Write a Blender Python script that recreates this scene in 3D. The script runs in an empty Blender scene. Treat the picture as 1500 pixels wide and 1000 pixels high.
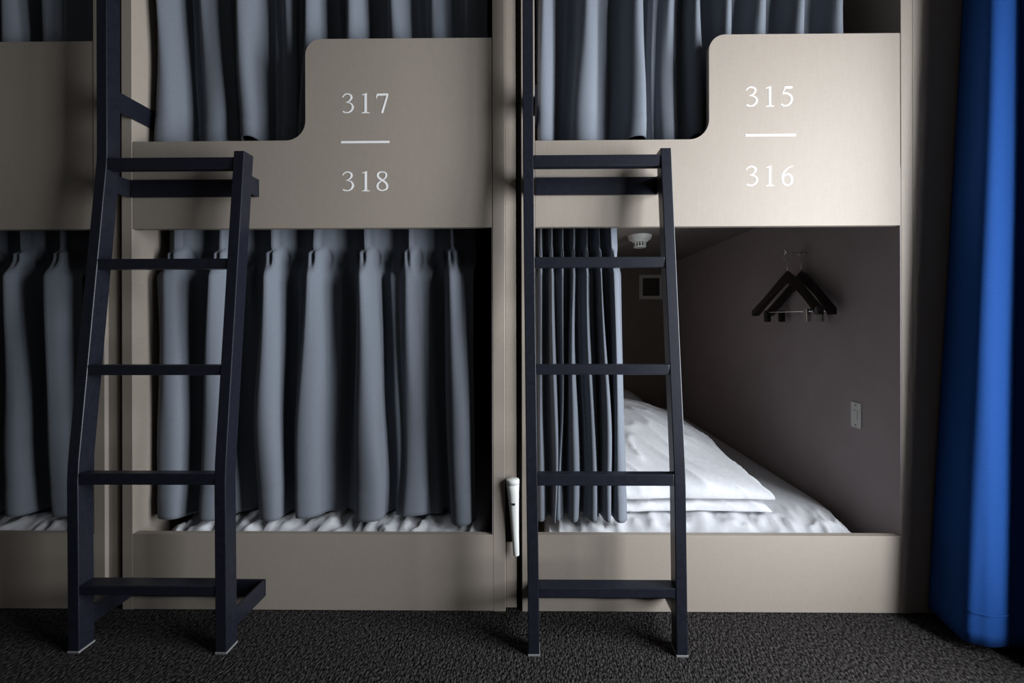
import bpy, bmesh, math, random
from mathutils import Vector, Matrix, noise

random.seed(7)
S = bpy.context.scene
COL = S.collection

# ------------------------------------------------------------------ camera
cd = bpy.data.cameras.new('camera')
cam = bpy.data.objects.new('camera', cd)
COL.objects.link(cam)
cd.sensor_fit = 'HORIZONTAL'
cd.sensor_width = 36.0
cd.lens = 36.0 * 585.0 / 1500.0
cd.shift_x = -(774 - 750) / 1500.0
cd.shift_y = -(500 - 471) / 1500.0
cd.clip_start = 0.02
cam.matrix_world = (Matrix.Translation((0, -1.3, 0.944))
                    @ Matrix.Rotation(math.radians(0.6), 4, 'Z')
                    @ Matrix.Rotation(math.radians(90), 4, 'X')
                    @ Matrix.Rotation(math.radians(-0.13), 4, 'Z'))
S.camera = cam

# ------------------------------------------------------------------ world, daylight, exposure
W = bpy.data.worlds.new('overcast_sky')
S.world = W
W.use_nodes = True
W.node_tree.nodes['Background'].inputs['Color'].default_value = (0.80, 0.90, 1.0, 1)
W.node_tree.nodes['Background'].inputs['Strength'].default_value = 1.0

WIN_Y0, WIN_Y1, WIN_Z0, WIN_Z1 = -1.42, -0.40, 0.16, 2.05      # window opening in the right wall
ld = bpy.data.lights.new('window_daylight', 'AREA')
ld.shape = 'RECTANGLE'
ld.size = WIN_Z1 - WIN_Z0          # local x -> world z
ld.size_y = WIN_Y1 - WIN_Y0
ld.energy = 175
ld.color = (0.90, 0.955, 1.0)
lo = bpy.data.objects.new('window_daylight', ld)
COL.objects.link(lo)
lo.location = (1.66, (WIN_Y0 + WIN_Y1) / 2, (WIN_Z0 + WIN_Z1) / 2)
lo.rotation_euler = (0, math.radians(90), 0)

vs = S.view_settings
vs.view_transform = 'Standard'
vs.look = 'None'
vs.gamma = 1.0
vs.use_curve_mapping = False
vs.exposure = 0.0


# ------------------------------------------------------------------ materials
def mat(name, col, rough=0.6, metal=0.0, spec=0.5):
    m = bpy.data.materials.new(name)
    m.use_nodes = True
    b = m.node_tree.nodes['Principled BSDF']
    b.inputs['Base Color'].default_value = (*col, 1)
    b.inputs['Roughness'].default_value = rough
    b.inputs['Metallic'].default_value = metal
    b.inputs['Specular IOR Level'].default_value = spec
    return m


def noise_mat(name, c0, c1, scale, rough=0.7, bump=0.0, stretch=(1, 1, 1), detail=3.0, dist=0.002, spec=0.4, lo=0.35, hi=0.65):
    """Two-tone procedural material driven by object-space noise, with fine relief."""
    m = mat(name, c0, rough, 0.0, spec)
    nt = m.node_tree
    b = nt.nodes['Principled BSDF']
    tc = nt.nodes.new('ShaderNodeTexCoord')
    mp = nt.nodes.new('ShaderNodeMapping')
    mp.inputs['Scale'].default_value = stretch
    nz = nt.nodes.new('ShaderNodeTexNoise')
    nz.inputs['Scale'].default_value = scale
    nz.inputs['Detail'].default_value = detail
    cr = nt.nodes.new('ShaderNodeValToRGB')
    cr.color_ramp.elements[0].position = lo
    cr.color_ramp.elements[1].position = hi
    cr.color_ramp.elements[0].color = (*c0, 1)
    cr.color_ramp.elements[1].color = (*c1, 1)
    nt.links.new(tc.outputs['Object'], mp.inputs['Vector'])
    nt.links.new(mp.outputs['Vector'], nz.inputs['Vector'])
    nt.links.new(nz.outputs['Fac'], cr.inputs['Fac'])
    nt.links.new(cr.outputs['Color'], b.inputs['Base Color'])
    if bump:
        bp = nt.nodes.new('ShaderNodeBump')
        bp.inputs['Strength'].default_value = bump
        bp.inputs['Distance'].default_value = dist
        nt.links.new(nz.outputs['Fac'], bp.inputs['Height'])
        nt.links.new(bp.outputs['Normal'], b.inputs['Normal'])
    return m


def linen_mat(name, c0, c1):
    """Beige laminate with a fine linen cross weave."""
    m = mat(name, c0, 0.55, 0.0, 0.35)
    nt = m.node_tree
    b = nt.nodes['Principled BSDF']
    tc = nt.nodes.new('ShaderNodeTexCoord')
    outs = []
    for sc in ((30, 30, 420), (420, 420, 30)):
        mp = nt.nodes.new('ShaderNodeMapping')
        mp.inputs['Scale'].default_value = sc
        nz = nt.nodes.new('ShaderNodeTexNoise')
        nz.inputs['Scale'].default_value = 1.0
        nz.inputs['Detail'].default_value = 2.0
        nt.links.new(tc.outputs['Object'], mp.inputs['Vector'])
        nt.links.new(mp.outputs['Vector'], nz.inputs['Vector'])
        outs.append(nz.outputs['Fac'])
    ad = nt.nodes.new('ShaderNodeMath')
    ad.operation = 'ADD'
    nt.links.new(outs[0], ad.inputs[0])
    nt.links.new(outs[1], ad.inputs[1])
    mr = nt.nodes.new('ShaderNodeMapRange')
    mr.inputs['From Min'].default_value = 0.6
    mr.inputs['From Max'].default_value = 1.4
    nt.links.new(ad.outputs[0], mr.inputs['Value'])
    mx = nt.nodes.new('ShaderNodeMix')
    mx.data_type = 'RGBA'
    mx.inputs['A'].default_value = (*c0, 1)
    mx.inputs['B'].default_value = (*c1, 1)
    nt.links.new(mr.outputs['Result'], mx.inputs['Factor'])
    nt.links.new(mx.outputs['Result'], b.inputs['Base Color'])
    bp = nt.nodes.new('ShaderNodeBump')
    bp.inputs['Strength'].default_value = 0.15
    bp.inputs['Distance'].default_value = 0.0006
    nt.links.new(mr.outputs['Result'], bp.inputs['Height'])
    nt.links.new(bp.outputs['Normal'], b.inputs['Normal'])
    return m


def cloth_mat(name, c0, c1, transl=0.0, tcol=(0, 0, 0), sheen=0.0):
    m = noise_mat(name, c0, c1, 1.0, 0.85, 0.12, (700, 700, 250), 2.0, 0.0005, 0.15)
    nt = m.node_tree
    b = nt.nodes['Principled BSDF']
    b.inputs['Sheen Weight'].default_value = sheen
    if transl:
        out = nt.nodes['Material Output']
        tr = nt.nodes.new('ShaderNodeBsdfTranslucent')
        tr.inputs['Color'].default_value = (*tcol, 1)
        ms = nt.nodes.new('ShaderNodeMixShader')
        ms.inputs['Fac'].default_value = transl
        nt.links.new(b.outputs[0], ms.inputs[1])
        nt.links.new(tr.outputs[0], ms.inputs[2])
        nt.links.new(ms.outputs[0], out.inputs['Surface'])
    return m


M = {}
M['linen'] = linen_mat('beige_linen_laminate', (0.278, 0.235, 0.198), (0.312, 0.267, 0.228))
M['filler'] = linen_mat('filler_laminate', (0.278, 0.235, 0.198), (0.312, 0.267, 0.228))
M['inner'] = noise_mat('inner_wall_board', (0.25, 0.21, 0.19), (0.27, 0.23, 0.21), 8, 0.7)
M['liner'] = noise_mat('pale_inner_board', (0.345, 0.292, 0.295), (0.370, 0.315, 0.318), 8, 0.6)
M['ceil_board'] = noise_mat('bunk_ceiling_board', (0.22, 0.195, 0.18), (0.24, 0.215, 0.195), 6, 0.8)
M['metal'] = noise_mat('navy_black_powder_coat', (0.007, 0.0075, 0.013), (0.010, 0.011, 0.018), 90, 0.36, 0.05, spec=0.4)
M['foot'] = mat('grey_plastic_foot', (0.16, 0.16, 0.16), 0.6)
M['white_paint'] = mat('white_print', (0.86, 0.85, 0.85), 0.6)
M['curtain'] = cloth_mat('slate_grey_curtain', (0.128, 0.141, 0.168), (0.150, 0.165, 0.195), 0.0, sheen=0.1)
M['blue'] = cloth_mat('blue_window_curtain', (0.007, 0.045, 0.185), (0.010, 0.055, 0.220))
M['sheet'] = noise_mat('white_cotton', (0.54, 0.54, 0.565), (0.58, 0.58, 0.605), 60, 0.9, 0.08, spec=0.1)
M['carpet'] = None
M['wall'] = noise_mat('wall_plaster', (0.05, 0.046, 0.042), (0.058, 0.053, 0.049), 14, 0.85, 0.05)
M['ceiling'] = noise_mat('ceiling_plaster', (0.10, 0.095, 0.09), (0.115, 0.11, 0.105), 10, 0.9, 0.05)
M['plastic'] = mat('white_plastic', (0.72, 0.72, 0.70), 0.45)
M['plastic_grey'] = mat('grey_plastic', (0.35, 0.35, 0.34), 0.5)
M['black_plastic'] = mat('black_plastic', (0.01, 0.01, 0.01), 0.5)
M['hanger'] = noise_mat('dark_hanger_wood', (0.010, 0.006, 0.005), (0.018, 0.010, 0.008), 30, 0.35, 0.0, (1, 6, 6))
M['chrome'] = mat('chrome', (0.75, 0.75, 0.76), 0.2, 1.0)
M['dark_slot'] = mat('dark_slot', (0.09, 0.085, 0.08), 0.9)
M['frame_alu'] = mat('window_aluminium', (0.30, 0.30, 0.31), 0.4, 0.8)


def carpet_mat():
    m = mat('charcoal_loop_carpet', (0.02, 0.02, 0.02), 1.0, 0, 0.05)
    nt = m.node_tree
    b = nt.nodes['Principled BSDF']
    tc = nt.nodes.new('ShaderNodeTexCoord')
    mp = nt.nodes.new('ShaderNodeMapping')
    mp.inputs['Scale'].default_value = (170, 110, 110)
    mp.inputs['Rotation'].default_value = (0, 0, 0.35)
    vo = nt.nodes.new('ShaderNodeTexVoronoi')
    vo.inputs['Scale'].default_value = 1.0
    nz = nt.nodes.new('ShaderNodeTexNoise')
    nz.inputs['Scale'].default_value = 120.0
    nz.inputs['Detail'].default_value = 3.0
    nt.links.new(tc.outputs['Object'], mp.inputs['Vector'])
    nt.links.new(mp.outputs['Vector'], vo.inputs['Vector'])
    nt.links.new(tc.outputs['Object'], nz.inputs['Vector'])
    cr = nt.nodes.new('ShaderNodeValToRGB')
    cr.color_ramp.elements[0].position = 0.36
    cr.color_ramp.elements[1].position = 0.66
    cr.color_ramp.elements[0].color = (0.007, 0.006, 0.006, 1)
    cr.color_ramp.elements[1].color = (0.050, 0.045, 0.044, 1)
    nt.links.new(nz.outputs['Fac'], cr.inputs['Fac'])
    nt.links.new(cr.outputs['Color'], b.inputs['Base Color'])
    bp = nt.nodes.new('ShaderNodeBump')
    bp.inputs['Strength'].default_value = 0.9
    bp.inputs['Distance'].default_value = 0.006
    bp.invert = True
    nt.links.new(vo.outputs['Distance'], bp.inputs['Height'])
    nt.links.new(bp.outputs['Normal'], b.inputs['Normal'])
    return m


M['carpet'] = carpet_mat()


def glass_mat():
    m = bpy.data.materials.new('window_glass')
    m.use_nodes = True
    nt = m.node_tree
    nt.nodes.remove(nt.nodes['Principled BSDF'])
    tr = nt.nodes.new('ShaderNodeBsdfTransparent')
    gl = nt.nodes.new('ShaderNodeBsdfGlossy')
    gl.inputs['Roughness'].default_value = 0.02
    ms = nt.nodes.new('ShaderNodeMixShader')
    ms.inputs['Fac'].default_value = 0.06
    nt.links.new(tr.outputs[0], ms.inputs[1])
    nt.links.new(gl.outputs[0], ms.inputs[2])
    nt.links.new(ms.outputs[0], nt.nodes['Material Output'].inputs['Surface'])
    return m


M['glass'] = glass_mat()


# ------------------------------------------------------------------ mesh helpers
def box(bm, lo, hi, bev=0.0):
    r = bmesh.ops.create_cube(bm, size=1.0)
    vs_ = r['verts']
    for v in vs_:
        v.co = Vector([lo[i] + (v.co[i] + 0.5) * (hi[i] - lo[i]) for i in range(3)])
    if bev:
        es = list({e for v in vs_ for e in v.link_edges})
        bmesh.ops.bevel(bm, geom=es, offset=bev, segments=2, affect='EDGES', profile=0.5)


def cyl(bm, c, r0, r1, h, axis='Z', seg=24, bev=0.0):
    r = bmesh.ops.create_cone(bm, cap_ends=True, segments=seg, radius1=r0, radius2=r1, depth=h)
    rot = {'Z': Matrix(), 'X': Matrix.Rotation(math.pi / 2, 4, 'Y'), 'Y': Matrix.Rotation(-math.pi / 2, 4, 'X')}[axis]
    bmesh.ops.transform(bm, matrix=Matrix.Translation(c) @ rot, verts=r['verts'])


def tube(bm, pts, r, seg=8, closed=False):
    """Round tube along a polyline."""
    pts = [Vector(p) for p in pts]
    rings = []
    n = len(pts)
    prev = None
    for i, p in enumerate(pts):
        t = (pts[min(i + 1, n - 1)] - pts[max(i - 1, 0)]).normalized()
        if prev is None:
            a = t.orthogonal().normalized()
        else:
            a = (prev - t * prev.dot(t)).normalized()
        prev = a
        bvec = t.cross(a)
        rings.append([bm.verts.new(p + (a * math.cos(2 * math.pi * k / seg) + bvec * math.sin(2 * math.pi * k / seg)) * r) for k in range(seg)])
    for i in range(n - 1):
        for k in range(seg):
            bm.faces.new((rings[i][k], rings[i][(k + 1) % seg], rings[i + 1][(k + 1) % seg], rings[i + 1][k]))
    bm.faces.new(rings[0][::-1])
    bm.faces.new(rings[-1])


def prism(bm, poly, lo, hi, axis='Y'):
    """Extrude a 2D polygon. axis Y: poly in (x, z); axis X: poly in (y, z)."""
    def pt(p, d):
        return (p[0], d, p[1]) if axis == 'Y' else (d, p[0], p[1])
    a = [bm.verts.new(pt(p, lo)) for p in poly]
    b = [bm.verts.new(pt(p, hi)) for p in poly]
    n = len(poly)
    bm.faces.new(a)
    bm.faces.new(b[::-1])
    for i in range(n):
        bm.faces.new((a[i], b[i], b[(i + 1) % n], a[(i + 1) % n]))


def obj(name, bm, m, parent=None, smooth=False):
    bmesh.ops.recalc_face_normals(bm, faces=bm.faces)
    me = bpy.data.meshes.new(name)
    bm.to_mesh(me)
    bm.free()
    if smooth:
        for p in me.polygons:
            p.use_smooth = True
    me.materials.append(m)
    o = bpy.data.objects.new(name, me)
    COL.objects.link(o)
    if parent is not None:
        o.parent = parent
        o.matrix_parent_inverse = Matrix.Translation(-world_loc(parent))
    return o


def world_loc(o):
    v = Vector(o.location)
    return v


def empty(name, loc=(0, 0, 0)):
    o = bpy.data.objects.new(name, None)
    o.empty_display_size = 0.05
    o.location = loc
    COL.objects.link(o)
    return o


def tag(o, label=None, cat=None, group=None, kind=None):
    for k, v in (('label', label), ('category', cat), ('group', group), ('kind', kind)):
        if v:
            o[k] = v
    return o


def B(name, lo, hi, m, parent=None, bev=0.0015):
    bm = bmesh.new()
    box(bm, lo, hi, bev)
    return obj(name, bm, m, parent)


# ------------------------------------------------------------------ the setting
RX0, RX1, RY0, RY1, RZ = -2.95, 1.45, -3.1, 2.2, 2.62
tag(B('floor', (RX0 - .1, RY0 - .1, -0.06), (RX1 + .1, RY1 + .1, 0.0), M['carpet'], bev=0), kind='structure')
tag(B('ceiling', (RX0 - .1, RY0 - .1, RZ), (RX1 + .1, RY1 + .1, RZ + .06), M['ceiling'], bev=0), kind='structure')
tag(B('wall_left', (RX0 - .1, RY0, 0), (RX0, RY1, RZ), M['wall'], bev=0), kind='structure')
tag(B('wall_front', (RX0 - .1, RY0 - .1, 0), (RX1 + .1, RY0, RZ), M['wall'], bev=0), kind='structure')
tag(B('wall_back', (RX0 - .1, RY1, 0), (RX1 + .1, RY1 + .1, RZ), M['wall'], bev=0), kind='structure')
bm = bmesh.new()
box(bm, (RX1, RY0, 0), (RX1 + .14, WIN_Y0, RZ))
box(bm, (RX1, WIN_Y1, 0), (RX1 + .14, RY1, RZ))
box(bm, (RX1, WIN_Y0, 0), (RX1 + .14, WIN_Y1, WIN_Z0))
box(bm, (RX1, WIN_Y0, WIN_Z1), (RX1 + .14, WIN_Y1, RZ))
tag(obj('wall_right', bm, M['wall']), kind='structure')
wn = tag(empty('window_1', (RX1 + .06, (WIN_Y0 + WIN_Y1) / 2, WIN_Z0)), kind='structure')
bm = bmesh.new()
wx0, wx1, fw_ = RX1 + .04, RX1 + .09, .045
box(bm, (wx0, WIN_Y0, WIN_Z0), (wx1, WIN_Y0 + fw_, WIN_Z1))
box(bm, (wx0, WIN_Y1 - fw_, WIN_Z0), (wx1, WIN_Y1, WIN_Z1))
box(bm, (wx0, WIN_Y0, WIN_Z0), (wx1, WIN_Y1, WIN_Z0 + fw_))
box(bm, (wx0, WIN_Y0, WIN_Z1 - fw_), (wx1, WIN_Y1, WIN_Z1))
ymid = (WIN_Y0 + WIN_Y1) / 2
box(bm, (wx0, ymid - .02, WIN_Z0), (wx1, ymid + .02, WIN_Z1))
obj('window_frame', bm, M['frame_alu'], wn)
for a, b in ((WIN_Y0 + fw_, ymid - .02), (ymid + .02, WIN_Y1 - fw_)):
    B('pane', (wx0 + .02, a, WIN_Z0 + fw_), (wx0 + .026, b, WIN_Z1 - fw_), M['glass'], wn, 0)

# ------------------------------------------------------------------ numerals
def catmull(P, n=8):
    out = []
    for i in range(len(P) - 1):
        p0, p1, p2, p3 = P[max(i - 1, 0)], P[i], P[i + 1], P[min(i + 2, len(P) - 1)]
        for k in range(n):
            t = k / n
            out.append(tuple(0.5 * (2 * b + (c - a) * t + (2 * a - 5 * b + 4 * c - d) * t * t + (3 * b - a - 3 * c + d) * t ** 3)
                             for a, b, c, d in zip(p0, p1, p2, p3)))
    out.append(tuple(P[-1]))
    return out


# each stroke: list of (x, y, pen width); straight strokes carry two points
GLYPH = {
    '3': [[(.02, .80, .04), (.08, .90, .055), (.20, .965, .06), (.34, .955, .08), (.45, .87, .11), (.45, .75, .11), (.38, .64, .07), (.27, .575, .045), (.18, .55, .03)],
          [(.20, .555, .03), (.34, .53, .055), (.47, .45, .09), (.525, .32, .12), (.48, .17, .10), (.36, .065, .07), (.22, .035, .06), (.10, .06, .085), (.03, .10, .08)]],
    '1': [[(.20, 0, .135), (.20, .98, .135)], [(.02, .91, .035), (.12, .94, .05), (.26, .985, .04)], [(0, .018, .04), (.40, .018, .04)],
          [(.08, .03, .02), (.15, .07, .03), (.16, .16, .03)], [(.32, .03, .02), (.25, .07, .03), (.24, .16, .03)]],
    '7': [[(.04, .915, .115), (.58, .925, .12)], [(.06, .92, .07), (.035, .85, .05), (.015, .74, .035)], [(.585, .95, .06), (.50, .68, .09), (.40, .35, .10), (.29, 0, .115)]],
    '8': [[(.30, .965, .06), (.14, .93, .08), (.07, .80, .11), (.13, .67, .12), (.30, .55, .12), (.46, .43, .12), (.545, .27, .11), (.50, .11, .09), (.31, .03, .06)],
          [(.31, .03, .06), (.13, .09, .09), (.055, .24, .11), (.10, .39, .08), (.25, .52, .05), (.42, .63, .06), (.50, .78, .09), (.46, .92, .08), (.30, .965, .06)]],
    '5': [[(.20, .93, .11), (.58, .945, .10)], [(.22, .95, .045), (.16, .78, .05), (.11, .62, .06)],
          [(.11, .64, .05), (.24, .655, .075), (.40, .60, .10), (.52, .47, .12), (.53, .30, .12), (.46, .15, .10), (.32, .055, .07), (.20, .035, .06), (.09, .07, .09), (.02, .12, .07)]],
    '6': [[(.60, .975, .03), (.44, .93, .05), (.25, .79, .09), (.11, .57, .115), (.08, .34, .12), (.15, .13, .10), (.30, .035, .06), (.46, .09, .09), (.545, .27, .12), (.51, .46, .11), (.39, .575, .08), (.27, .56, .06), (.15, .46, .03)]],
}


def numeral(ch, x, z, h, y, parent):
    bm = bmesh.new()
    for si, st in enumerate(GLYPH[ch]):
        P = catmull(st, 8) if len(st) > 2 else st
        L, R = [], []
        n = len(P)
        for i, (px, pz, w) in enumerate(P):
            ax, az = P[max(i - 1, 0)][:2]
            bx, bz = P[min(i + 1, n - 1)][:2]
            d = Vector((bx - ax, bz - az))
            d.normalize()
            nrm = Vector((-d.y, d.x)) * (w * .42)
            L.append((x + (px + nrm.x) * h, z + (pz + nrm.y) * h))
            R.append((x + (px - nrm.x) * h, z + (pz - nrm.y) * h))
        yf, yb = y - 0.0007 - si * 0.00008, y + 0.001
        fl = [bm.verts.new((p[0], yf, p[1])) for p in L]
        fr = [bm.verts.new((p[0], yf, p[1])) for p in R]
        bl = [bm.verts.new((p[0], yb, p[1])) for p in L]
        br = [bm.verts.new((p[0], yb, p[1])) for p in R]
        for i in range(n - 1):
            bm.faces.new((fl[i], fr[i], fr[i + 1], fl[i + 1]))
            bm.faces.new((fl[i], fl[i + 1], bl[i + 1], bl[i]))
            bm.faces.new((fr[i], br[i], br[i + 1], fr[i + 1]))
        bm.faces.new((fl[0], bl[0], br[0], fr[0]))
        bm.faces.new((fl[-1], fr[-1], br[-1], bl[-1]))
    return obj('numeral', bm, M['white_paint'], parent)


# ------------------------------------------------------------------ bunk units
PT, ZLEDGE, ZPB, ZKT, ZKB = 0.020, 1.537, 1.252, 0.2495, 0.002
DEP, ZTOP, ZCEIL = 2.09, 2.45, 1.44


def arc(cx, cz, r, a0, a1, n=10):
    return [(cx + r * math.cos(math.radians(a0 + (a1 - a0) * k / n)), cz + r * math.sin(math.radians(a0 + (a1 - a0) * k / n))) for k in range(n + 1)]


def bunk_unit(x0, b0, b1, x1, edge, zg, numbers, label, ledge_z=ZLEDGE):
    u = tag(empty('bunk_bed', ((x0 + x1) / 2, 1.0, 0)), label, 'bunk bed', 'two-storey bunk beds in the row')
    for a, b in ((x0, b0), (b1, x1)):
        B('side_panel', (a, 0, 0.0), (b, DEP, ZTOP), M['linen'], u)
    B('wall_lining', (b1 - .0025, .0012, .126), (b1 - .0002, DEP - .019, ZCEIL), M['liner'], u, 0)
    g = 0.0008
    # guard panel with the stepped, rounded cut-out for the upper berth
    rt_, rb = 0.052, 0.064
    poly = [(b0 + g, ZPB), (b1 - g, ZPB), (b1 - g, zg)]
    poly += arc(edge + rt_, zg - rt_, rt_, 90, 180)
    poly += arc(edge - rb, ledge_z + rb, rb, 0, -90)
    poly += [(b0 + g, ledge_z)]
    bm = bmesh.new()
    prism(bm, poly, 0.001, PT)
    fe = [e for e in bm.edges if all(abs(v.co.y - 0.001) < 1e-6 for v in e.verts)]
    bmesh.ops.bevel(bm, geom=fe, offset=0.0015, segments=2, affect='EDGES', profile=0.5)
    gp = obj('guard_panel', bm, M['linen'], u)
    B('kick_panel', (b0 + .0002, 0.0002, ZKB), (b1 - .0002, PT, ZKT), M['linen'], u, .0006)
    B('platform', (b0, PT, 0.09), (b1, DEP, 0.125), M['linen'], u, 0)
    B('upper_platform', (b0, PT, ZCEIL), (b1, DEP, ZCEIL + .035), M['ceil_board'], u, 0)
    B('top_board', (b0, 0, ZTOP - .03), (b1, DEP, ZTOP), M['linen'], u)
    B('back_panel', (b0, DEP - .018, 0.125), (b1, DEP, ZTOP - .03), M['inner'], u, 0)
    for z in (1.345, 2.385):
        bm = bmesh.new()
        tube(bm, [(b0, .075, z), (b1, .075, z)], .009, 10)
        obj('curtain_rail', bm, M['metal'], u, True)
    if numbers:
        for txt, nx, nz, h in numbers[0]:
            offs = {0: 0.0, 1: .97, 2: 1.70}
            for k, ch in enumerate(txt):
                numeral(ch, nx + offs[k] * h, nz, h, 0.001, gp)
        lx0, lx1, lz = numbers[1]
        B('divider_line', (lx0, 0.0002, lz - .0035), (lx1, 0.0015, lz + .0035), M['white_paint'], gp, 0)
    return u


bunk_unit(-2.665, -2.629, -1.446, -1.409, -2.05, 1.872, None,
          'shadowed beige bunk bed at the left edge of the photo, mostly cut off')
bunk_unit(-1.352, -1.317, -0.130, -0.090, -0.743, 1.871,
          ([('317', -.6215, 1.627, .0655), ('318', -.6215, 1.3715, .0655)], (-.626, -.467, 1.5325)),
          'half-lit beige middle bunk bed, both curtains closed, white numbers 317 and 318', 1.5395)
bunk_unit(-0.036, 0.008, 1.189, 1.226, 0.574, 1.873,
          ([('315', .693, 1.638, .0655), ('316', .693, 1.381, .0655)], (.6905, .853, 1.5455)),
          'brightly lit beige bunk bed nearest the window, white numbers 315 and 316', 1.534)

# recessed filler strips between the units and the infill beside the right wall
for i, (a, b) in enumerate(((-1.4085, -1.372), (-0.0895, -0.054))):
    tag(B('trim_%d' % (i + 1), (a, 0.013, 0.004), (b, 0.05, ZTOP), M['filler']), kind='structure')
for i, (a, b) in enumerate(((-1.372, -1.3525), (-0.054, -0.0365))):
    tag(B('trim_%d' % (i + 3), (a, 0.10, 0.0), (b, 0.13, ZTOP), M['filler'], bev=0), kind='structure')
tag(B('trim_5', (1.2265, 0.0005, 0.002), (RX1 - .0005, 0.03, ZTOP), M['linen']), kind='structure')
tag(B('trim_6', (RX0, 0.0005, 0.002), (-2.6655, 0.03, ZTOP), M['linen']), kind='structure')
tag(B('trim_7', (RX0, 0.0005, ZTOP), (RX1, 0.03, RZ), M['linen'], bev=0), kind='structure')


# ------------------------------------------------------------------ ladders
def ladder(xl, xr, dxb, label, ytop=-.088, ybot=-.173, zk0=1.4475, zk1=.516, w=.032, d=.042, post=2.32, inner=0.0):
    """xl / xr: left faces of the two stiles at the kink, dxb: sideways drift at the floor."""
    L = tag(empty('bunk_ladder', (xl + .2, -.13, 0)), label, 'ladder', 'dark metal bunk ladders')

    def sx(z):
        return dxb * max(0.0, (zk0 - z) / zk0)

    def yf(z):
        t = min(1, max(0, (zk0 - z) / (zk0 - zk1)))
        return ytop + t * (ybot - ytop)

    def stile(x, ztop):
        zs = [0.004, zk1 - .03, zk1 + .03, zk0 - .012, zk0 + .012, ztop] if ztop > zk0 + .05 else [0.004, zk1 - .03, zk1 + .03, ztop]
        bm = bmesh.new()
        rings = []
        for z in zs:
            y, xx = yf(z), x + sx(z)
            rings.append([bm.verts.new(p) for p in ((xx, y, z), (xx + w, y, z), (xx + w, y + d, z), (xx, y + d, z))])
        for i in range(len(rings) - 1):
            for k in range(4):
                bm.faces.new((rings[i][k], rings[i][(k + 1) % 4], rings[i + 1][(k + 1) % 4], rings[i + 1][k]))
        bm.faces.new(rings[0][::-1])
        bm.faces.new(rings[-1])
        es = [e for e in bm.edges if abs(e.verts[0].co.z - e.verts[1].co.z) > .02] + [e for e in bm.edges if all(v in rings[-1] for v in e.verts)]
        bmesh.ops.bevel(bm, geom=es, offset=.0022, segments=2, affect='EDGES', profile=.5)
        obj('stile', bm, M['metal'], L)
        y, xx = yf(0), x + sx(0)
        tag(B('foot_cap', (xx - .001, y - .001, 0), (xx + w + .001, y + d + .001, .006), M['foot'], L, .001), 'grey foot pad')

    stile(xl, post)
    stile(xr, 1.4690)
    for i, (zt, hh) in enumerate(((1.4500, .035), (1.1353, .031), (.8200, .030), (.5130, .033), (.1915, .027))):
        y = yf(zt - hh / 2) + .0015
        dd = .040 if i == 4 else .026
        B('rung', (xl + w + sx(zt), y, zt - hh), (xr + sx(zt), y + dd, zt), M['metal'], L, .0022)
    # U-shaped fixing bars against the bunk front, with arms reaching out to both stiles
    for z0, z1 in ((1.354, 1.411), (.049, .104)):
        zc = (z0 + z1) / 2
        xa, xb = xl + w * .5 + sx(zc) - .004, xr + w * .5 + sx(zc) + .002
        if z0 < .5:
            xb += .012
        B('fixing_bar', (inner + .004, -.0065, z0), (xb, -.0008, z1), M['metal'], L, .001)
        for x in (xa, xb - .007):
            B('fixing_arm', (x, yf(zc) + d - .004, z0), (x + .007, -.003, z1), M['metal'], L, .001)
    # upper arm running along the inner face of the side panel
    B('upper_arm', (inner + .0008, ytop + d * .5, 1.612), (inner + .0068, .075, 1.676), M['metal'], L, .001)
    return L


ladder(-1.3380, -.9130, .008, 'dark metal ladder on the middle bunk bed, in front of the closed lower curtain', inner=-1.317)
ladder(-.0285, .3885, .0145, 'dark metal ladder in front of the open berth with the bedding', inner=.008)


# ------------------------------------------------------------------ bunk curtains
def smooth(a, b, x):
    t = min(1.0, max(0.0, (x - a) / (b - a)))
    return t * t * (3 - 2 * t)


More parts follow.
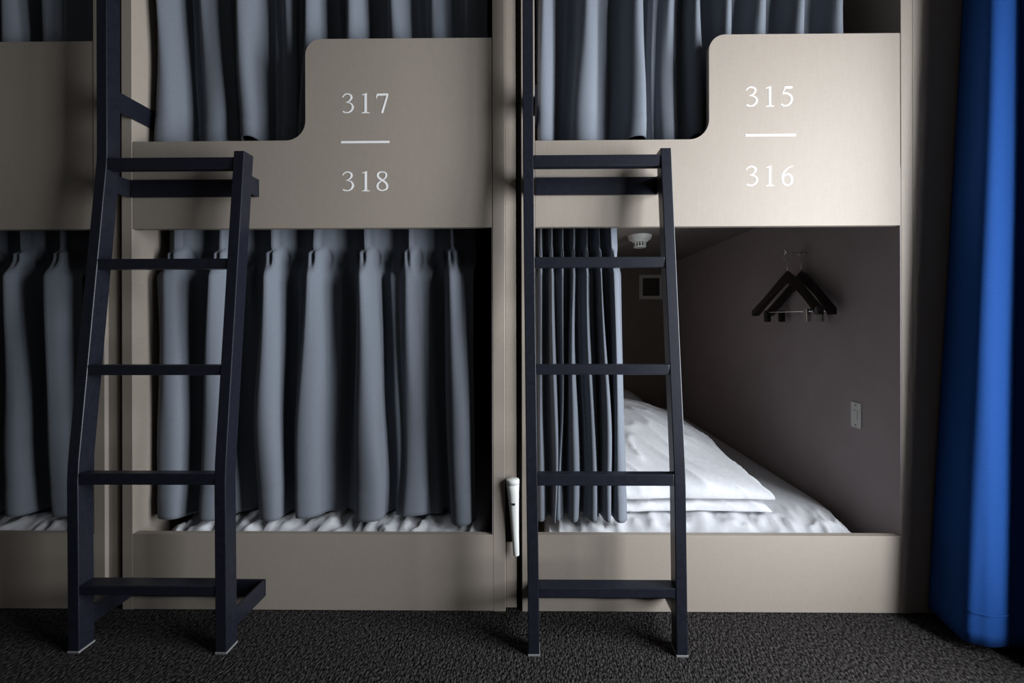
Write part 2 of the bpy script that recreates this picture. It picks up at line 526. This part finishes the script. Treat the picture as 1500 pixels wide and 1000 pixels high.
def curtain(label, group, top, bot, edges_t, edges_b, zt, zb, yc, A_top, A_bot, pinch=None, amp=None, hemlift=None, seed=0, cols=28, rows=90, over=0.0, ymin=.027, swing=0.0, pw=None):
    """Pleated curtain. top/bot: x of every forward fold at the heading and at the hem."""
    n = len(top)
    kt = [edges_t[0]] + list(top) + [edges_t[1]]
    kb = [edges_b[0]] + list(bot) + [edges_b[1]]
    amp = amp or [1.0] * n
    pw = pw or [.8] * n
    hemlift = hemlift or [0.0] * n
    ph = [-0.40] + list(range(n)) + [n - 1 + 0.40]
    N = cols * n
    rows_v = [i / rows for i in range(rows + 1)]
    bm = bmesh.new()
    grid = []
    for v in rows_v:
        z0 = zt + (zb - zt) * v
        row = []
        for j in range(N + 1):
            f = ph[0] + (ph[-1] - ph[0]) * j / N
            # position of phase f between the keyed folds
            k = 0
            while k < len(ph) - 2 and f > ph[k + 1]:
                k += 1
            s = (f - ph[k]) / (ph[k + 1] - ph[k])
            xt = kt[k] + (kt[k + 1] - kt[k]) * s
            xb_ = kb[k] + (kb[k + 1] - kb[k]) * s
            idx = min(n - 1, max(0, int(round(f))))
            dph = f - idx                              # -0.5 .. 0.5 about the fold crest
            wob = noise.noise(Vector((f * 0.9 + seed * 7.1, z0 * 1.6, seed * 3.3)))
            e = v ** 0.8
            x = xt + (xb_ - xt) * e + 0.034 * wob * smooth(.1, .9, v) * smooth(0, .18, j / N) * smooth(0, .18, 1 - j / N)
            a = amp[idx]
            width = 0.5 * ((kt[min(idx + 2, n + 1)] - kt[idx]) * (1 - e) + (kb[min(idx + 2, n + 1)] - kb[idx]) * e)
            # full rounded drape fold
            drape = 0.5 + 0.5 * math.cos(2 * math.pi * dph)
            drape = max(0.0, drape) ** (3.2 + (pw[idx] - 3.2) * smooth(.05, .95, v) ** .7)
            if f < 0 or f > n - 1:                     # the free side edges hang flatter
                drape = 1 - (1 - drape) * .45
            A = A_top + (A_bot - A_top) * smooth(0.0, 0.45, v)
            A *= (1 + 0.25 * noise.noise(Vector((idx * 1.7 + seed, z0 * 1.1, 5.0))))
            ycrest = ymin + .006 + .010 * (.5 + .5 * noise.noise(Vector((idx * 2.3, seed + .4, z0 * .8)))) + max(0.0, 1 - a) * A * .55
            yd = ycrest + A * min(a, 1.15) * (1 - drape) - yc - .008 * math.exp(-((dph + .02) / .045) ** 2) * (1 - smooth(.25, .75, v))
            xo = over * width * math.sin(4 * math.pi * dph) * smooth(.05, .5, v)
            if pinch:
                zp = pinch
                fin = math.exp(-(dph / .030) ** 2)
                tul = math.exp(-((abs(dph) - .075) / .048) ** 2) + .55 * math.exp(-(dph / .06) ** 2)
                yfin = -.026 * fin + .006 + .030 * math.sin(math.pi * dph) ** 2
                ytul = -.036 * tul + .010 + .040 * math.sin(math.pi * dph) ** 2 + .016 * math.exp(-((abs(dph) - .19) / .05) ** 2)
                h = zp - z0                                    # distance below the pinch
                if h < 0:
                    y_ = yfin
                    xp = 0
                else:
                    k1 = smooth(0.0, .018, h)
                    k2 = smooth(.032, .105, h)
                    y_ = yfin * (1 - k1) + ytul * k1
                    y_ = y_ * (1 - k2) + yd * k2
                    xp = xo * k2
                y = yc + y_
                x += xp
            else:
                y = yc + yd
                x += xo
            y += 0.020 * (.4 + noise.noise(Vector((f * 1.3 + 3.7, z0 * 2.2, seed + 9.0)))) * v - swing * v
            if z0 < zb + .085:
                y -= .0022                             # turned-up hem
            y = max(ymin, y)
            z = z0 + hemlift[idx] * smooth(.93, 1.0, v) * max(0, drape) + .004 * noise.noise(Vector((f * 2, seed, 1))) * smooth(.9, 1, v)
            x = min(max(x, min(edges_t[0], edges_b[0]) - .001), max(edges_t[1], edges_b[1]) + .004)
            row.append(bm.verts.new((x, y, z)))
        grid.append(row)
    for i in range(rows):
        for j in range(N):
            bm.faces.new((grid[i][j], grid[i][j + 1], grid[i + 1][j + 1], grid[i + 1][j]))
    xm = (edges_t[0] + edges_t[1]) / 2
    o = obj('bunk_curtain', bm, M['curtain'], None, True)
    md = o.modifiers.new('thickness', 'SOLIDIFY')
    md.thickness = .0022
    md.offset = 0
    tag(o, label, 'curtain', group)
    return o


G = 'grey curtains of the bunk berths'
curtain('closed slate grey pinch-pleated curtain of the lower berth 318', G,
        [-1.243, -1.078, -.901, -.748, -.583, -.426, -.286],
        [-1.250, -1.105, -.900, -.790, -.560, -.430, -.245],
        (-1.300, -.205), (-1.314, -.190), 1.335, .270, .088, .060, .085, pinch=1.203,
        amp=[.85, 1.0, 1.1, .8, 1.15, .35, 1.15], hemlift=[0.006, 0.006, 0, 0.006, 0, .01, -.012], seed=1, over=.07, swing=.004,
        pw=[.8, .9, .8, 1.3, .75, 1.6, .9])
curtain('slate grey curtain drawn aside in the open lower berth 316', G,
        [.028, .066, .104, .142, .182, .222, .262],
        [.030, .062, .092, .128, .190, .247, .296],
        (.012, .292), (.014, .322), 1.335, .268, .070, .030, .060, pinch=1.200,
        amp=[.6, 1.0, .35, 1.25, .45, 1.15, 1.0], seed=2, over=.05, pw=[.8, 1.0, 1.2, .8, .9, .6, .7])
curtain('closed slate grey curtain above the middle bunk bed guard panel 317', G,
        [-1.270, -1.140, -.990, -.840, -.745, -.600, -.480, -.350, -.235],
        [-1.258, -1.135, -.978, -.845, -.770, -.635, -.450, -.310, -.210],
        (-1.300, -.150), (-1.308, -.150), 2.37, 1.552, .090, .05, .085, pinch=2.25,
        amp=[1.1, .35, 1.2, .35, 1.0, 1.1, 1.15, .5, .5], hemlift=[0, 0, .026, 0, 0, 0, 0, 0, 0], seed=3, over=.06,
        pw=[.75, 1.3, .8, 1.5, 1.2, .9, .8, 1.2, 1.0])
curtain('bright-folded grey curtain of the upper berth nearest the window', G,
        [.045, .190, .365, .480, .560, .660, .775, .905, 1.030],
        [.035, .180, .355, .470, .555, .645, .775, .895, 1.035],
        (.012, 1.075), (.010, 1.075), 2.37, 1.552, .090, .05, .085, pinch=2.25,
        amp=[1.2, 1.0, 1.2, .3, 1.1, 1.0, .9, 1.0, .9], hemlift=[0, 0, .016, 0, .022, 0, 0, 0, 0], seed=4, over=.06,
        pw=[.75, .9, .8, 1.5, .8, .9, .8, 1.1, .9])
curtain('dim grey curtain of the lower berth at the left edge', G,
        [-2.52, -2.37, -2.23, -2.08, -1.94, -1.79, -1.65],
        [-2.52, -2.38, -2.23, -2.08, -1.94, -1.78, -1.63],
        (-2.58, -1.56), (-2.59, -1.55), 1.335, .280, .090, .06, .085, pinch=1.203, seed=5, over=.06)
curtain('dim grey curtain of the upper berth at the left edge', G,
        [-2.52, -2.37, -2.23, -2.08, -1.94, -1.79, -1.65],
        [-2.52, -2.37, -2.23, -2.08, -1.94, -1.79, -1.65],
        (-2.58, -1.50), (-2.58, -1.50), 2.37, 1.552, .092, .05, .085, pinch=2.25, seed=6, over=.06)


# ------------------------------------------------------------------ bedding
def slab(name, x0, x1, y0, y1, zmid, half, nx, ny, p=6.0, q=.45, wr=0.0, wscale=8.0, seed=0, m=None, parent=None, bend=None, sharp=0.0, botk=1.0):
    """Soft slab: top and bottom sheets meeting in a rounded rim. zmid/half may be functions of (x, y)."""
    bm = bmesh.new()
    zf = zmid if callable(zmid) else (lambda x, y: zmid)
    hf = half if callable(half) else (lambda x, y: half)

    def cell(u, v, side):
        x = (x0 + x1) / 2 + (x1 - x0) / 2 * u
        y = (y0 + y1) / 2 + (y1 - y0) / 2 * v
        e = max(0.0, (1 - abs(u) ** p) * (1 - abs(v) ** p)) ** q
        z = zf(x, y) + (1 if side > 0 else -botk) * hf(x, y) * e
        if wr:
            P = Vector((x * wscale + seed * 11, y * wscale * .8, z * wscale * .7))
            a = noise.noise(P)
            rid = (1 - abs(noise.noise(Vector(((x + .7 * y) * wscale * 1.9 + seed, (y - .7 * x) * wscale * .55, 3.0))))) ** 8
            fade = e if side < 0 else 1.0
            z += wr * (a * .7 + rid * sharp) * fade * (1 if side > 0 else .3)
            y += wr * 1.8 * noise.noise(P * 1.3 + Vector((20, 0, 0))) * (1 - e)
            x += wr * 1.2 * noise.noise(P * 1.3 + Vector((0, 20, 0))) * (1 - e)
        if bend:
            x, y, z = bend(x, y, z)
        return (x, y, z)

    def warp(t):   # denser samples near the rim
        return math.copysign(1 - (1 - abs(t)) ** 1.7, t)
    us = [warp(-1 + 2 * i / nx) for i in range(nx + 1)]
    vs2 = [warp(-1 + 2 * j / ny) for j in range(ny + 1)]
    top = [[bm.verts.new(cell(u, v, 1)) for u in us] for v in vs2]
    bot = [[(top[j][i] if (j in (0, ny) or i in (0, nx)) else bm.verts.new(cell(us[i], vs2[j], -1))) for i in range(nx + 1)] for j in range(ny + 1)]
    for j in range(ny):
        for i in range(nx):
            bm.faces.new((top[j][i], top[j][i + 1], top[j + 1][i + 1], top[j + 1][i]))
            f = (bot[j][i], bot[j + 1][i], bot[j + 1][i + 1], bot[j][i + 1])
            if len(set(f)) == 4:
                try:
                    bm.faces.new(f)
                except ValueError:
                    pass
    return obj(name, bm, m or M['sheet'], parent, True)


def front_ruffle(amp, seed, xr=None):
    """Sheet rumples near the foot end of the mattress; xr narrows the right edge there."""
    def f(x, y, z):
        k = 1 - smooth(.05, .30, y)
        if z > .2:
            P = Vector((x * 17 + seed, y * 6, seed * 2.0))
            z += amp * k * (.5 * noise.noise(P) + (1 - abs(noise.noise(P * 1.6))) ** 5 * .9 - .25)
        if xr:
            t = 1 - smooth(0, .30, y)
            x = xr[0] + (x - xr[0]) * (1 - t * xr[1])
        return (x, y, z)
    return f


GM = 'white-sheeted mattresses of the lower berths'
tag(slab('mattress', .040, 1.140, .026, 2.02, .190, .062, 110, 110, p=14, q=.4, wr=.003, wscale=9, seed=1, bend=front_ruffle(.016, 3.0, (.04, .052))),
    'white-sheeted mattress in the open lower berth 316', 'mattress', GM)
tag(slab('mattress', -1.255, -.165, .026, 2.02, .193, .066, 110, 80, p=14, q=.4, wr=.004, wscale=9, seed=2, bend=front_ruffle(.030, 8.0)),
    'rumpled white-sheeted mattress under the curtain of berth 318', 'mattress', GM)
tag(slab('mattress', -2.590, -1.500, .026, 2.02, .193, .066, 100, 80, p=14, q=.4, wr=.004, wscale=9, seed=3, bend=front_ruffle(.030, 15.0)),
    'dim white-sheeted mattress in the lower berth at the left edge', 'mattress', GM)

dv = tag(empty('folded_duvet', (.45, .6, .25)), 'white folded duvet piled on the mattress of berth 316', 'duvet')


def hump(x, y):
    return smooth(.13, .75, y) * (1 - smooth(.95, 1.35, y) * .75) * (1 - smooth(.35, 1.0, x) * .55)


def dz_low(x, y):
    return .268 + .012 * hump(x, y)


slab('lower_fold', .08, .850, .132, 1.20, dz_low, lambda x, y: .034 + .02 * hump(x, y), 90, 80, botk=.35, p=14, q=.42, wr=.010, wscale=6, seed=4, parent=dv, sharp=.9)
slab('upper_fold', .07, .858, .130, 1.25,
     lambda x, y: .316 + .045 * hump(x, y) - .006 * smooth(.5, .86, x),
     lambda x, y: (.070 + .086 * hump(x, y)) * (1 - .32 * smooth(.5, .86, x)), 120, 120, botk=.25, p=9, q=.42, wr=.011, wscale=5, seed=5, parent=dv, sharp=1.0)
tag(slab('pillow', .12, .78, 1.42, 1.86, .365, .095, 50, 40, p=3.2, q=.6, wr=.008, wscale=6, seed=6),
    'white pillow at the dark far end of berth 316', 'pillow')


# ------------------------------------------------------------------ blue window curtain
def window_curtain():
    top = [(1.400, -.010), (1.362, -.075), (1.325, -.138), (1.345, -.160), (1.388, -.158), (1.402, -.154), (1.424, -.176), (1.412, -.206), (1.394, -.226), (1.408, -.244), (1.432, -.240)]
    bot = [(1.262, -.010), (1.246, -.075), (1.232, -.140), (1.262, -.166), (1.328, -.166), (1.352, -.158), (1.388, -.186), (1.375, -.214), (1.352, -.234), (1.372, -.252), (1.412, -.248)]
    T, Bt = catmull(top, 8), catmull(bot, 8)
    bm = bmesh.new()
    rows = 70
    zt, zb = 2.42, .030
    grid = []
    for i in range(rows + 1):
        v = i / rows
        e = v ** 1.05
        r = []
        for j, (a, b) in enumerate(zip(T, Bt)):
            w = .008 * noise.noise(Vector((j * .16, v * 3.0, 2.0))) * v
            r.append(bm.verts.new((a[0] + (b[0] - a[0]) * e + w, min(-.008, a[1] + (b[1] - a[1]) * e + w * .5), zt + (zb - zt) * v)))
        grid.append(r)
    for i in range(rows):
        for j in range(len(T) - 1):
            bm.faces.new((grid[i][j], grid[i][j + 1], grid[i + 1][j + 1], grid[i + 1][j]))
    wc = tag(empty('window_curtain', (1.3, -.25, .03)), 'bright blue floor-length curtain bunched beside the window at right', 'curtain')
    o = obj('drape', bm, M['blue'], wc, True)
    md = o.modifiers.new('thickness', 'SOLIDIFY')
    md.thickness = .003
    # stitched hem band
    bm = bmesh.new()
    hem = []
    for z, off in ((.122, .0026), (.119, .0032), (.116, .0026)):
        v = (zt - z) / (zt - zb)
        e = v ** 1.05
        r = []
        for j, (a, b) in enumerate(zip(T, Bt)):
            w = .008 * noise.noise(Vector((j * .16, v * 3.0, 2.0))) * v
            r.append(bm.verts.new((a[0] + (b[0] - a[0]) * e + w - off * .3, min(-.008, a[1] + (b[1] - a[1]) * e + w * .5) - off, z)))
        hem.append(r)
    for i in range(2):
        for j in range(len(T) - 1):
            bm.faces.new((hem[i][j], hem[i][j + 1], hem[i + 1][j + 1], hem[i + 1][j]))
    obj('hem_stitching', bm, M['blue'], wc, True)
    bm = bmesh.new()
    tube(bm, [(1.335, -.008, 2.435), (1.335, -2.2, 2.435)], .014, 12)
    obj('curtain_pole', bm, M['metal'], wc, True)
    for y in (-.3, -1.2, -2.1):
        B('pole_bracket', (1.335, y - .01, 2.425), (RX1 + .002, y + .01, 2.445), M['metal'], wc, .002)


window_curtain()

# ------------------------------------------------------------------ small fittings in berth 316
# hook plate and hangers on the right inner wall
XW = 1.189
hk = tag(empty('wall_hook', (XW, .44, 1.24)), 'small metal hook holding the hangers on the inner wall', 'hook')
B('back_plate', (XW - .004, .418, 1.228), (XW - .0005, .462, 1.272), M['plastic_grey'], hk, .001)
bm = bmesh.new()
tube(bm, [(XW - .003, .44, 1.240), (XW - .085, .44, 1.240), (XW - .094, .44, 1.246), (XW - .096, .44, 1.258)], .004, 8)
obj('peg', bm, M['chrome'], hk, True)


def hanger(x, yaw, label, tilt=0.0):
    """Wooden clip hanger; built about its hook top, hanging in the local YZ plane."""
    h = empty('clothes_hanger', (x, .44, 1.2455))
    tag(h, label, 'hanger', 'dark wooden hangers on the wall hook')
    Rm = Matrix.Rotation(math.radians(yaw), 4, 'Z') @ Matrix.Rotation(math.radians(tilt), 4, 'X')

    def put(name, bm, m, smooth_=False):
        bmesh.ops.transform(bm, matrix=Matrix.Translation((x, .44, 1.2455)) @ Rm, verts=bm.verts)
        return obj(name, bm, m, h, smooth_)
    # shoulder bar: thick, slightly curved, tapering arms
    bm = bmesh.new()
    rings = []
    n = 24
    for i in range(n + 1):
        s = -1 + 2 * i / n
        a = abs(s)
        yy = s * .200
        zc = -.112 - .150 * a ** 1.15
        hh = .028 - .010 * a
        tt = .007 + .011 * a ** 2
        xo = -.018 * a ** 2
        rings.append([bm.verts.new((xo - tt, yy, zc - hh * .8)), bm.verts.new((xo + tt, yy, zc - hh * .8)),
                      bm.verts.new((xo + tt, yy, zc + hh * .6)), bm.verts.new((xo + tt * .4, yy, zc + hh)),
                      bm.verts.new((xo - tt * .4, yy, zc + hh)), bm.verts.new((xo - tt, yy, zc + hh * .6))])
    for i in range(n):
        for k in range(6):
            bm.faces.new((rings[i][k], rings[i][(k + 1) % 6], rings[i + 1][(k + 1) % 6], rings[i + 1][k]))
    bm.faces.new(rings[0][::-1])
    bm.faces.new(rings[-1])
    put('shoulder_bar', bm, M['hanger'])
    bm = bmesh.new()
    pts = [(0, 0, -.100), (0, 0, -.062)]
    for k in range(15):
        a = math.radians(-75 + 245 * k / 14)
        pts.append((0, .022 * math.cos(a) - .002, -.0205 + .0225 * math.sin(a)))
    tube(bm, pts, .0022, 8)
    put('hook', bm, M['chrome'], True)
    bm = bmesh.new()
    tube(bm, [(-.01, -.165, -.222), (-.008, -.165, -.262), (-.008, .165, -.262), (-.01, .165, -.222)], .0022, 8)
    put('clip_bar', bm, M['chrome'], True)
    for yy in (-.125, .125):
        bm = bmesh.new()
        box(bm, (-.018, yy - .011, -.305), (-.010, yy + .011, -.252), .0015)
        box(bm, (-.006, yy - .011, -.305), (.002, yy + .011, -.252), .0015)
        box(bm, (-.014, yy - .008, -.270), (-.002, yy + .008, -.262))
        put('clip', bm, M['chrome'] if yy < 0 else M['black_plastic'])
    return h


hanger(1.104, 3, 'dark wooden clip hanger nearest the bed, hanging on the wall hook')
hanger(1.164, 0, 'dark wooden clip hanger closest to the wall, on the same hook')

sw = tag(empty('switch_plate', (XW, .175, .60)), 'narrow white switch plate on the inner wall above the mattress', 'switch')
B('plate', (XW - .007, .152, .553), (XW - .0003, .198, .646), M['plastic'], sw, .002)
B('rocker', (XW - .010, .165, .582), (XW - .006, .185, .617), M['plastic'], sw, .001)
for z in (.563, .636):
    bm = bmesh.new()
    cyl(bm, (XW - .0075, .175, z), .003, .003, .003, 'X', 12)
    obj('screw', bm, M['plastic_grey'], sw)

sd = tag(empty('smoke_detector', (.622, 1.02, ZCEIL)), 'white round smoke detector on the ceiling of berth 316', 'smoke detector')
bm = bmesh.new()
cyl(bm, (.622, 1.02, ZCEIL - .012), .062, .068, .0235, 'Z', 40)
obj('base', bm, M['plastic'], sd)
bm = bmesh.new()
cyl(bm, (.622, 1.02, ZCEIL - .031), .040, .055, .016, 'Z', 40)
obj('body', bm, M['plastic'], sd)
for k in range(12):
    a = 2 * math.pi * k / 12
    B('cage_rib', (.622 + .031 * math.cos(a) - .003, 1.02 + .031 * math.sin(a) - .003, ZCEIL - .062), (.622 + .031 * math.cos(a) + .003, 1.02 + .031 * math.sin(a) + .003, ZCEIL - .038), M['plastic'], sd, 0)
bm = bmesh.new()
cyl(bm, (.622, 1.02, ZCEIL - .065), .034, .036, .006, 'Z', 32)
obj('cap', bm, M['plastic'], sd)

vt = tag(empty('vent_grille', (.996, DEP - .018, 1.13)), 'square grey vent on the far wall of berth 316', 'vent')
yb_ = DEP - .018
for lo_, hi_ in (((.897, 1.130), (1.095, 1.158)), ((.897, 1.308), (1.095, 1.336)), ((.897, 1.158), (.925, 1.308)), ((1.067, 1.158), (1.095, 1.308))):
    B('frame_bar', (lo_[0], yb_ - .014, lo_[1]), (hi_[0], yb_ - .0005, hi_[1]), M['plastic'], vt, .002)
B('backing', (.925, yb_ - .003, 1.158), (1.067, yb_ - .0005, 1.308), M['dark_slot'], vt, 0)
for k in range(6):
    z = 1.168 + k * .024
    bm = bmesh.new()
    prism(bm, [(yb_ - .011, z), (yb_ - .009, z), (yb_ - .003, z + .012), (yb_ - .005, z + .012)], .925, 1.067, 'X')
    obj('louvre', bm, M['dark_slot'], vt)

# ------------------------------------------------------------------ emergency torch on the recessed strip between the two numbered beds
tr = tag(empty('emergency_torch', (-.063, .0, .19)), 'white tapered emergency torch on the strip between the two numbered beds', 'torch')
bm = bmesh.new()
box(bm, (-.0885, .003, .225), (-.060, .0128, .428), .002)
obj('holder', bm, M['black_plastic'], tr)
bm = bmesh.new()
rings = []
prof = [(.190, .0085), (.192, .0098), (.26, .0118), (.33, .0150), (.395, .0185), (.418, .0205), (.4185, .0195), (.4215, .0195), (.422, .0212), (.434, .0215), (.437, .0195)]
for z, r in prof:
    cx_ = -.0655 + (.437 - z) * .045
    rings.append([bm.verts.new((cx_ + r * math.cos(2 * math.pi * k / 24), -.011 + .8 * r * math.sin(2 * math.pi * k / 24), z)) for k in range(24)])
for i in range(len(rings) - 1):
    for k in range(24):
        bm.faces.new((rings[i][k], rings[i][(k + 1) % 24], rings[i + 1][(k + 1) % 24], rings[i + 1][k]))
bm.faces.new(rings[0][::-1])
bm.faces.new(rings[-1])
obj('body', bm, M['plastic'], tr, True)
B('switch', (-.067, -.0275, .358), (-.057, -.0225, .364), M['black_plastic'], tr, .0005)
